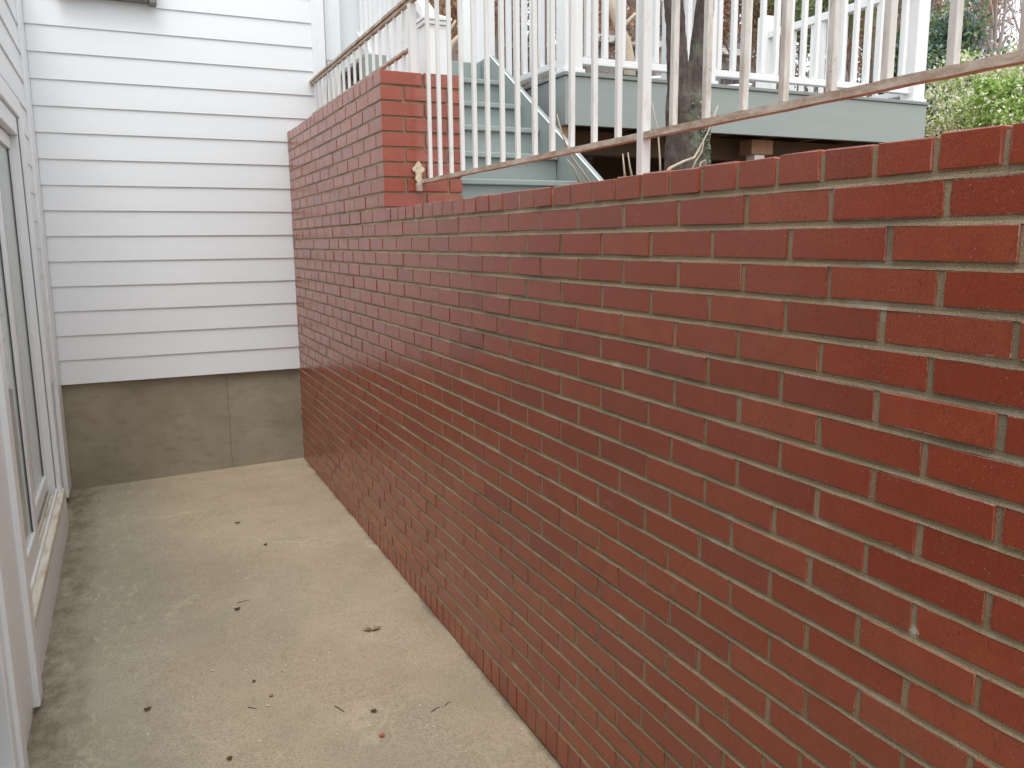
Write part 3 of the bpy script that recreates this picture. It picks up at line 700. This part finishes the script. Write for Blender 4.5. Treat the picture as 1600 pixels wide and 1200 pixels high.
box('shade_panel', M['joist'], deck, X0 - .6, X1 + .3, Y1 + .01, Y1 + .04, 1.45, ZU + .02, 0)  # dark sheets added to stand in for the deep shade under the deck
box('shade_panel', M['joist'], deck, X1 - .08, X1 - .05, Y0 + .7, Y1, 1.45, ZU - .001, 0)
pm = at(1180, 230, Y0 + .25)
box('support_post', M['vinyl'], deck, pm.x - .045, pm.x + .045, Y0 + .2, Y0 + .29, 1.4, ZU - .10, .003)
box('post_block', M['lumber'], deck, pm.x - .09, pm.x + .10, Y0 + .18, Y0 + .31, ZU - .099, ZU - .001, .003)
box('support_post', M['joist'], deck, 3.9, 4.0, 6.1, 6.2, 1.4, ZU, .003)
box('support_post', M['joist'], deck, 2.5, 2.6, 6.1, 6.2, 1.4, ZU, .003)
ZR0, ZR1 = 2.650, 3.40
def post(x, y, w_=.118):
    box('railing_post', M['vinyl'], deck, x - w_ / 2, x + w_ / 2, y - w_ / 2, y + w_ / 2, ZD + .001, 3.56, .004)
    box('post_skirt', M['vinyl'], deck, x - w_ / 2 - .012, x + w_ / 2 + .012, y - w_ / 2 - .012, y + w_ / 2 + .012, ZD + .001, ZD + .022, .003)
fy = Y0 + .075
posts_x = [X0 + .068, 2.42, X1 - .07]
for x in posts_x: post(x, fy)
post(2.30, fy + .16, .11)
post(X1 - .07, Y1 - .08); post(X0 + .068, Y1 - .08)
def railrun(ax, p, a, c_, mid):
    for z0_, z1_, hw in ((ZR0, ZR0 + .022, .026), (ZR0 + .024, ZR0 + .044, .018), (ZR1 - .03, ZR1 + .03, .035)):
        if ax == 'x': box('bottom_rail' if z0_ < 3 else 'top_rail', M['vinyl'], deck, a, c_, p - hw, p + hw, z0_, z1_, .003)
        else: box('bottom_rail' if z0_ < 3 else 'top_rail', M['vinyl'], deck, p - hw, p + hw, a, c_, z0_, z1_, .003)
    nb = round((c_ - a) / mid); t = .0165
    for i in range(nb):
        s_ = a + (c_ - a) * (i + .5) / nb
        if ax == 'x': box('baluster', M['vinyl'], deck, s_ - t, s_ + t, p - t, p + t, ZR0 + .045, ZR1 - .031, .002)
        else: box('baluster', M['vinyl'], deck, p - t, p + t, s_ - t, s_ + t, ZR0 + .045, ZR1 - .031, .002)
railrun('x', fy, posts_x[0] + .06, posts_x[1] - .06, .118)
railrun('x', fy, posts_x[1] + .06, posts_x[2] - .06, .118)
railrun('y', X0 + .068, fy + .06, 5.62, .125)
railrun('y', X1 - .07, fy + .06, Y1 - .14, .118)
post(X0 + .02 - .11, 5.52, .13)

# things lying on the deck
gb = MB(); p = at(1000, 118, 5.0)
n = 14
for ring, (rr, hh) in enumerate(((.16, 0), (.20, .075), (.19, .075), (.15, .01))):
    for j in range(n): gb.v.append((2.02 + rr * math.cos(6.283 * j / n), 5.0 + rr * math.sin(6.283 * j / n), ZD + .002 + hh))
for ring in range(3):
    for j in range(n): gb.f.append((ring * n + j, ring * n + (j + 1) % n, (ring + 1) * n + (j + 1) % n, (ring + 1) * n + j)); gb.m.append(0)
gb.f.append(tuple(3 * n + j for j in range(n))); gb.m.append(0)
o = gb.build('plant_saucer', M['green'], label='round green plastic tray lying on the deck boards behind the railing', category='tray')
def chair_frame(x, y, lab):
    t = thing('folding_lounger', lab, 'lounger', (x, y, ZD))
    for s_ in (0, .26):
        q = MB(); q.tube([(x, y + s_, ZD + .03), (x + .30, y + s_, ZD + .16), (x + .62, y + s_, ZD + .20)], [.017, .017, .017], 6); o = q.build('side_tube', M['vinyl']); keep(o, t)
        q = MB(); q.tube([(x + .36, y + s_, ZD + .16), (x + .56, y + s_, ZD + .01)], [.014, .014], 6); o = q.build('leg', M['vinyl']); keep(o, t)
    for i in range(4):
        q = MB(); xx_ = x + .1 + i * .15; q.tube([(xx_, y, ZD + .08 + i * .035), (xx_, y + .26, ZD + .08 + i * .035)], [.012, .012], 5); o = q.build('slat', M['vinyl']); keep(o, t)
chair_frame(2.15, 5.25, 'low white folding lounger frame beside the green tray on the deck')
chair_frame(2.85, 5.35, 'low white folding lounger frame behind the middle railing post')

# ------------------------------------------------------------------ trees and plants
def grow(b, p, d, L, r, depth, spread=.6, n=4, tips=None, up=.1):
    seg = 3; pts = [p]; rr = [r]; dd = d.copy()
    for i in range(seg):
        dd = (dd + Vector((U(-1, 1), U(-1, 1), U(-1, 1) + up)) * .16).normalized()
        pts.append(pts[-1] + dd * (L / seg)); rr.append(r * (1 - .42 * (i + 1) / seg))
    b.tube(pts, rr, n, cap=False)
    if tips is not None and depth <= 1: tips += pts[1:]
    if depth > 0:
        for i in range(3 if depth > 1 else 4):
            q = pts[random.randint(1, seg)]
            nd = (dd + Vector((U(-1, 1), U(-1, 1), U(-.6, 1) + up)) * spread).normalized()
            grow(b, q, nd, L * U(.6, .8), rr[-1] * U(.6, .85), depth - 1, spread, max(3, n - 1), tips, up)
# double trunk right behind the wall
tr = thing('double_trunk_tree', 'mossy dark tree with two trunks forking just behind the brick wall', 'tree', (1.44, 3.16, 1.6))
def pt(u, v, y=3.16): return at(u, v, y)
q = MB()
base = [pt(1074, 330), pt(1073, 262), pt(1073, 215), pt(1071, 175), pt(1069, 150)]
q.tube(base, [.115, .100, .094, .092, .085], 14, wob=.07)
left = [pt(1064, 175), pt(1061, 140), pt(1058, 95), pt(1056, 50), pt(1053, 0), pt(1049, -80), pt(1040, -220), pt(1020, -420)]
q.tube(left, [.07, .052, .046, .043, .045, .042, .036, .03], 12, wob=.07)
right = [pt(1082, 178), pt(1087, 140), pt(1092, 95), pt(1097, 50), pt(1102, 0), pt(1108, -80), pt(1120, -230), pt(1150, -430)]
q.tube(right, [.07, .058, .050, .044, .040, .036, .03, .026], 12, wob=.07)
o = q.build('trunk', M['bark'], smooth=True); keep(o, tr)
rm = o.modifiers.new('join', 'REMESH'); rm.mode = 'VOXEL'; rm.voxel_size = .009; rm.use_smooth_shade = True
sm_ = o.modifiers.new('smooth', 'SMOOTH'); sm_.iterations = 8; sm_.factor = .6
tx = bpy.data.textures.new('bark_relief', 'CLOUDS'); tx.noise_scale = .05
dp = o.modifiers.new('relief', 'DISPLACE'); dp.texture = tx; dp.strength = .009; dp.texture_coords = 'GLOBAL'
q = MB()
for a_ in (left[-1], right[-1], left[-2], right[-2]):
    for _ in range(3): grow(q, a_.copy(), Vector((U(-.6, .6), U(-.6, .6), 1)).normalized(), 1.1, .022, 3, .7, 5)
o = q.build('branches', M['farbark']); keep(o, tr)
q = MB()
for _ in range(650):
    v_ = U(100, 262); c_ = pt(1073 if v_ > 160 else 1088, v_); r_ = .100 if v_ > 160 else .055
    t_ = random.gauss(-.75, .55); q.leaf((c_.x + r_ * math.cos(t_), c_.y + r_ * math.sin(t_), c_.z), U(.004, .012), .7)
o = q.build('lichen', M['lichen'], kind='stuff'); keep(o, tr)
# bare vine stems behind the cap
def vine(lab, pts, r=.005, mat='twig', smooth=True):
    q = MB(); q.tube(pts, [r * (1 - .6 * i / (len(pts) - 1)) for i in range(len(pts))], 5, wob=.1)
    q.build('vine_stem', M[mat], smooth=smooth, label=lab, category='vine', group='bare vine stems behind the wall cap')
vine('short bare vine stem just left of the railing post, leaning left', [at(977, 285, 2.6), at(975, 262, 2.6), at(973, 240, 2.6)], .005)
vine('bare upright vine stem directly beside the thick railing post', [at(989, 285, 2.6), at(984, 260, 2.6), at(981, 238, 2.6)], .005)
vine('tall thin vine stem rising against the fascia right of the railing post', [at(1032, 290, 2.9), at(1031, 250, 2.9), at(1028, 205, 2.9), at(1019, 160, 2.9)], .005)
vine('arching pale vine stem climbing from the wall cap to the tree trunk', [at(1036, 275, 2.2), at(1048, 262, 2.2), at(1068, 252, 2.25), at(1085, 246, 2.3), at(1094, 230, 2.3), at(1106, 207, 2.3), at(1122, 165, 2.3)], .006)
vine('thin vine stem crossing in front of the tree trunk', [at(1079, 270, 2.3), at(1087, 252, 2.3), at(1097, 236, 2.3), at(1100, 220, 2.3)], .004)
vine('small hooked vine tip right of the tree trunk', [at(1092, 268, 2.2), at(1095, 254, 2.2), at(1102, 250, 2.2), at(1102, 258, 2.2)], .004)
vine('long vine stem leaning over the lower end of the stringer', [at(925, 290, 3.3), at(910, 268, 3.3), at(893, 245, 3.3), at(878, 210, 3.3), at(870, 178, 3.3)], .006)
vine('bare vine stem over the brown deck support post', [at(905, 285, 3.2), at(897, 262, 3.2), at(885, 248, 3.2)], .005)

def bare_tree(lab, base, h, r, depth, mat, leaf=None, nleaf=0, lsize=.05, spread=.6, stems=1, group=None, lean=(0, 0)):
    t = thing('bare_tree', lab, 'tree', base, group); q = MB(); tips = []
    for _ in range(stems):
        d = Vector((lean[0] + U(-.3, .3) * (stems > 1), lean[1] + U(-.3, .3) * (stems > 1), 1)).normalized()
        grow(q, Vector(base), d, h * .45, r, depth, spread, 6, tips, .25)
    o = q.build('trunk', M[mat]); keep(o, t)
    if leaf:
        q = MB()
        for _ in range(nleaf):
            p_ = random.choice(tips) + Vector((U(-1, 1), U(-1, 1), U(-1, 1))) * h * .06; q.leaf(p_, lsize * U(.6, 1.3))
        o = q.build('foliage', M[leaf], kind='stuff'); keep(o, t)
    return t
def crown_plant(name, lab, cat, c, rx, ry, rz, n, size, mats, trunk='farbark', base=None, clumps=26, group=None, cone=False):
    t = thing(name, lab, cat, base or (c[0], c[1], c[2] - rz), group); q = MB()
    cl = []
    for _ in range(clumps):
        while True:
            p_ = Vector((U(-1, 1), U(-1, 1), U(-1, 1)))
            if p_.length <= 1: break
        if cone:
            k_ = max(.12, (1 - (p_.z + 1) / 2)); p_.x *= k_; p_.y *= k_
        cl.append((p_, U(.16, .34)))
    for _ in range(n):
        p_, s_ = random.choice(cl); w_ = Vector((random.gauss(0, 1), random.gauss(0, 1), random.gauss(0, 1))) * s_ * .55
        a_ = p_ + w_; q.leaf((c[0] + a_.x * rx, c[1] + a_.y * ry, c[2] + a_.z * rz), size * U(.6, 1.4), .6, random.randrange(len(mats)))
    o = q.build('foliage', [M[m_] for m_ in mats], kind='stuff'); keep(o, t)
    q = MB(); bz = (base or (c[0], c[1], c[2] - rz))
    top_ = Vector((c[0], c[1], c[2] + rz * .4)); B_ = Vector(bz)
    q.tube([B_, B_.lerp(top_, .5) + Vector((U(-.1, .1), U(-.1, .1), 0)), top_], [.12 * rx, .08 * rx, .02 * rx], 6)
    for _ in range(9):
        a_ = B_.lerp(top_, U(.3, .9)); q.tube([a_, a_ + Vector((U(-1, 1) * rx * .7, U(-1, 1) * ry * .7, U(.1, .6) * rz))], [.03 * rx, .008 * rx], 4)
    o = q.build('trunk', M[trunk]); keep(o, t)
    return t
def on_hill(u, Y, v=100):
    p_ = at(u, v, Y); return (p_.x, p_.y, hill(p_.x, p_.y) - .1)
# right side: conifer, blossom shrub, bright green shrub, bare fan-shaped tree
c = at(1470, 165, 9.5); crown_plant('conifer', 'blue green conifer just right of the deck corner post', 'tree', tuple(c), 1.05, .9, 1.25, 26000, .045, ['leaf_conifer', 'leaf_conifer', 'leaf_mid'], base=(c.x, c.y, hill(c.x, c.y)), clumps=60)
c = at(1560, 160, 7.6); crown_plant('blossom_shrub', 'large shrub covered in cream blossom at the right edge', 'shrub', tuple(c), 1.25, .9, .62, 26000, .024, ['blossom', 'blossom', 'blossom', 'leaf_green'], base=(c.x, c.y, hill(c.x, c.y)), clumps=55)
c = at(1585, 178, 6.6); crown_plant('green_shrub', 'fresh bright green shrub low at the right edge above the wall cap', 'shrub', tuple(c), .62, .5, .40, 12000, .024, ['leaf_green', 'leaf_green', 'leaf_green', 'blossom'], base=(c.x, c.y, hill(c.x, c.y)), clumps=30)
c = at(1475, 205, 8.0); crown_plant('low_shrub', 'pale speckled low shrub at the foot of the conifer', 'shrub', tuple(c), .7, .5, .42, 9000, .026, ['leaf_conifer', 'blossom', 'leaf_mid'], base=(c.x, c.y, hill(c.x, c.y)), clumps=25)
p = at(1553, 110, 13.0); bare_tree('wide bare tree with fine pinkish twigs fanning into the white sky', (p.x, p.y, hill(p.x, p.y)), 7.5, .05, 5, 'fartwig', 'pink', 2500, .018, .5, 7)
p = at(1500, 90, 17.0); bare_tree('bare grey tree behind the conifer top', (p.x, p.y, hill(p.x, p.y)), 6.5, .06, 4, 'fartwig', None, 0, .02, .6, 3)
# woods up the slope behind the deck
spots = [(648, 13, 'leaf_brown', 0), (672, 16, None, 1), (716, 12, 'leaf_brown', 1), (765, 15, 'leaf_brown', 0), (832, 12.5, 'leaf_brown', 1), (862, 16, 'leaf_brown', 0), (925, 12.5, 'pink', 0), (1015, 11.5, 'pink', 0),
         (1075, 14, 'leaf_brown', 0), (1125, 12, 'pink', 1), (1160, 15, 'leaf_brown', 0), (1215, 12, 'leaf_brown', 1), (1262, 14, 'leaf_mid', 0), (1290, 11.5, 'leaf_mid', 1), (1335, 15, 'leaf_brown', 0), (1372, 12, 'leaf_mid', 1), (1415, 14, 'leaf_mid', 0), (1438, 17, 'leaf_brown', 1)]
kinds = {'leaf_brown': 'bare tree holding rust brown leaves', 'pink': 'bare tree hazed with pinkish buds', 'leaf_mid': 'tree leafing out in dull green', None: 'leafless grey tree'}
where = ['seen through the pickets left of the newel post', 'right of the capped newel post', 'left of the stairs on the slope', 'behind the top of the stairs', 'behind the left end of the deck', 'behind the left deck corner post',
         'beside the pale leaning branch', 'left of the double trunk tree', 'between the two trunks', 'right of the double trunk tree', 'left of the middle deck post', 'right of the middle deck post', 'behind the middle of the right railing run',
         'close behind the right railing run', 'farthest up at the right railing run', 'close behind the right end of the deck', 'just left of the right corner post', 'behind the right corner post']
for (u, Y, lf_, nr), wh in zip(spots, where):
    bs = on_hill(u, Y)
    bare_tree(kinds[lf_] + ' ' + wh, bs, U(4.2, 5.5), U(.06, .10), 4, 'farbark', lf_, 5200 if lf_ else 0, .05 if lf_ != 'pink' else .03, .75, 1, 'trees on the slope behind the deck')
# leaf litter on the slope and twiggy understory
q = MB()
for _ in range(42000):
    X = U(1.5, 22); Y = U(7, 19); q.leaf((X, Y, hill(X, Y) + U(0, .05)), U(.03, .07), .6, 0, 1.5)
q.build('leaf_litter', M['leaf_brown'], kind='stuff', label='layer of dry orange brown leaves covering the slope behind the deck', category='leaf litter')
q = MB()
for _ in range(520):
    X = U(2, 20); Y = U(8, 17); p_ = Vector((X, Y, hill(X, Y))); d_ = Vector((U(-.5, .5), U(-.5, .5), 1))
    q.tube([p_, p_ + d_ * .5, p_ + d_ * 1.1 + Vector((U(-.2, .2), U(-.2, .2), 0))], [.012, .008, .003], 3, cap=False)
    for _k in range(3):
        a_ = p_ + d_ * U(.3, .9); q.tube([a_, a_ + Vector((U(-.5, .5), U(-.5, .5), U(.1, .5)))], [.006, .002], 3, cap=False)
q.build('brushwood', M['fartwig'], kind='stuff', label='tangle of thin grey twigs growing over the slope behind the deck', category='brushwood')
q = MB()
wl = [(U(4, 27), U(19, 25), U(.8, 2.2)) for _ in range(70)]
for (X, Y, rr_) in wl:
    hz = hill(X, Y); q.tube([(X, Y, hz - .2), (X + U(-.3, .3), Y, hz + 4), (X + U(-.8, .8), Y, hz + 9)], [.12, .08, .03], 5, mi=3, cap=False)
    for _k in range(14):
        a_ = Vector((X, Y, hz + U(1.5, 8))); q.tube([a_, a_ + Vector((U(-1, 1) * rr_, U(-1, 1) * rr_, U(.2, 1.6)))], [.03, .008], 3, mi=3, cap=False)
    mi_ = random.choice((0, 0, 1, 1, 2))
    for _k in range(620):
        t_ = U(.4, 9); q.leaf((X + random.gauss(0, 1) * rr_ * .6, Y + random.gauss(0, 1) * rr_ * .6, hz + t_), U(.05, .13), .6, mi_)
q.build('distant_woods', [M['pink'], M['leaf_brown'], M['leaf_mid'], M['farbark']], kind='stuff', label='hazy mass of brown and grey woods filling the slope behind the deck', category='woods')
# pale leaning branch seen through the front railing, and crooked branch left of the stairs
q = MB(); q.tube([at(953, -30, 8.3), at(958, 15, 8.3), at(966, 40, 8.3), at(978, 65, 8.3), at(983, 95, 8.3), at(986, 160, 8.3)], [.045, .05, .055, .06, .065, .07], 8, wob=.08)
q.tube([at(975, 40, 8.3), at(992, 22, 8.4), at(1010, 24, 8.5)], [.03, .018, .01], 5)
q.build('leaning_sapling', M['twig'], smooth=True, label='pale smooth leaning sapling trunk seen through the front railing', category='tree')
q = MB(); q.tube([at(702, 90, 8), at(706, 68, 8), at(716, 58, 8), at(728, 56, 8), at(731, 30, 8), at(733, -20, 8)], [.03, .028, .026, .022, .018, .014], 6)
q.tube([at(703, 48, 8), at(712, 32, 8)], [.018, .012], 5); q.tube([at(727, 57, 8), at(738, 62, 8)], [.018, .006], 5)
q.build('crooked_sapling', M['twig'], smooth=True, label='crooked pale sapling on the slope right of the capped newel post', category='tree')
# neighbours' houses
nh = thing('neighbor_house', 'grey roofed neighbouring house far up the slope behind the deck', 'house', tuple(at(1000, 80, 19)))
a_ = at(905, 92, 19); c_ = at(1180, 92, 19); zr = at(990, 66, 19).z
box('wall', M['farwall'], nh, a_.x, c_.x, 19, 24, a_.z - 3, zr, 0)
box('gutter', M['vinyl'], nh, a_.x - .3, c_.x + .3, 18.75, 18.87, zr - .12, zr + .04, .01)
rows = 12
for i in range(rows):
    y_a = 18.85 + i * .22; z_a = zr + .06 + i * .13
    q = MB(); q.prism([(y_a, z_a), (y_a + .26, z_a + .15), (y_a + .26, z_a + .11), (y_a, z_a - .04)], 0, a_.x - .3, c_.x + .3); o = q.build('roof_course', M['farroof']); keep(o, nh)
for i in range(3):
    xw = a_.x + 1.2 + i * 1.6; box('window', M['screen'], nh, xw, xw + .7, 18.97, 18.995, zr - 1.5, zr - .45, 0)
ns = thing('shake_sided_house', 'brown shake sided house wall seen beyond the top of the stairs', 'house', tuple(at(750, 80, 17)))
a_ = at(738, 62, 17); c_ = at(800, 62, 17)
for i in range(16):
    z_ = a_.z + i * .17; q = MB(); q.prism([(16.96, z_), (16.975, z_), (17.0, z_ + .17), (16.985, z_ + .17)], 0, a_.x, c_.x); o = q.build('shake_course', M['shake']); keep(o, ns)
box('wall', M['shake'], ns, a_.x, c_.x, 17.001, 20, a_.z - 2.5, a_.z + 2.8, 0)
box('sill_band', M['farwall'], ns, a_.x - .02, c_.x + .02, 16.93, 16.958, a_.z - .1, a_.z - .01, 0)

# ------------------------------------------------------------------ litter on the patio
def fpt(u, v):
    d = FW + RT * ((u - 800) / FPX) + UP * ((600 - v) / FPX); z = .05
    for _ in range(6):
        p_ = CAM + d * ((z - CAM.z) / d.z); z = floor_z(p_.x, p_.y)
    return p_
def leafbit(name, lab, cat, u, v, L, W, ang, mat, curl=.25, grp=None, lobes=0, seed=0):
    rng = random.Random(seed + int(u)); p_ = fpt(u, v); n = 7; vs = []; fs = []
    for i in range(n):
        t = i / (n - 1) * 2 - 1; hw = W / 2 * (1 - t * t) ** .6 * (1 + (lobes * (-1) ** i) + rng.uniform(-.2, .2)) + .0006
        z = .0012 + abs(t) ** 2 * L * curl * .5 + rng.uniform(0, .0015)
        vs += [(t * L / 2, -hw, z + hw * curl), (t * L / 2, 0, z - .0004), (t * L / 2, hw, z + hw * curl * rng.uniform(.3, 1.6))]
    for i in range(n - 1):
        for j in (0, 1): a = i * 3 + j; fs.append((a, a + 1, a + 4, a + 3))
    q = MB(); q.add(vs, fs); o = q.build(name, M[mat]); o.modifiers.new('thick', 'SOLIDIFY').thickness = .0006
    o.location = (p_.x, p_.y, p_.z + .0012); o.rotation_euler = (0, 0, ang)
    o['label'] = lab; o['category'] = cat
    if grp: o['group'] = grp
    return o
G = 'dry leaf bits on the patio'
leafbit('dry_leaf', 'large curled light brown leaf lying near the middle of the patio', 'leaf', 581, 985, .085, .026, -.2, 'dryleaf', .3, None, .25)
leafbit('leaf_bit', 'dark leaf bit left of the large curled leaf at the patio centre', 'leaf', 371, 953, .030, .016, .3, 'darkleaf', .4, G)
leafbit('leaf_bit', 'tiny dark leaf bit farthest back on the patio', 'leaf', 371, 818, .034, .014, -.1, 'darkleaf', .4, G)
leafbit('leaf_bit', 'small rounded dark leaf bit in the far part of the patio', 'leaf', 415, 852, .022, .016, .8, 'darkleaf', .4, G)
leafbit('leaf_bit', 'small black crumb on the pale crack in front of the curled leaf', 'leaf', 397, 1066, .012, .010, .5, 'darkleaf', .5, G)
leafbit('leaf_bit', 'ragged dark leaf bit near the door side of the patio', 'leaf', 231, 1110, .028, .015, .4, 'darkleaf', .4, G, .2)
leafbit('leaf_bit', 'ragged dark leaf bit in front of the large curled leaf', 'leaf', 584, 1113, .026, .013, -.5, 'darkleaf', .4, G, .3)
leafbit('leaf_bit', 'dark leaf bit nearest the camera by the pale crack', 'leaf', 359, 1187, .020, .012, .2, 'darkleaf', .4, G)
leafbit('leaf_bit', 'pale grey leaf bit between two petals in the foreground', 'leaf', 424, 1088, .014, .014, .9, 'dryleaf', .3, G)
for lab, u0, v0, u1, v1 in (('short dark twig in the foreground left of the patio centre', 388, 1106, 401, 1109), ('short dark twig near the foot of the brick wall', 695, 1103, 704, 1097), ('thin brown twig beside the dark twig near the wall', 674, 1113, 687, 1105), ('hair thin twig curving on the patio right of the crack', 523, 1104, 538, 1113), ('faint curved twig behind the dark leaf bit', 371, 943, 391, 938)):
    a_, c_ = fpt(u0, v0), fpt(u1, v1); q = MB(); q.tube([a_ + Vector((0, 0, .002)), (a_ + c_) / 2 + Vector((0, .001, .004)), c_ + Vector((0, 0, .002))], [.0014, .0012, .0008], 5)
    q.build('twig', M['darkleaf'], label=lab, category='twig', group='twigs on the patio')
p_ = fpt(597, 1151); bm = bmesh.new(); bmesh.ops.create_icosphere(bm, subdivisions=2, radius=.0085)
for v in bm.verts: v.co.z = v.co.z * .55 + U(-.0006, .0006); v.co.x *= 1.1
me = bpy.data.meshes.new('red_bud'); bm.to_mesh(me); bm.free(); me.materials.append(M['berry'])
o = bpy.data.objects.new('red_bud', me); COL.objects.link(o); o.location = (p_.x, p_.y, p_.z + .005)
o['label'] = 'crushed reddish bud on the patio in the foreground'; o['category'] = 'bud'
q = MB()
for _ in range(300):
    p_ = Vector((U(-1.35, -.03), U(1.3, 5.8), 0)); q.leaf((p_.x, p_.y, floor_z(p_.x, p_.y) + .003), U(.0022, .0055), .7, 0, 2.5)
for u, v in ((326, 846), (332, 1049), (440, 1050), (419, 1104), (681, 1151), (623, 935), (565, 1016), (371, 894), (390, 899), (430, 914), (425, 937), (440, 955), (340, 803), (254, 785), (496, 763), (441, 750), (815, 1140), (600, 882)):
    p_ = fpt(u, v); q.leaf((p_.x, p_.y, floor_z(p_.x, p_.y) + .004), U(.006, .009), .6, 0, 3)
q.build('petals', M['petal'], kind='stuff', label='tiny pale petals scattered over the concrete patio', category='petals')
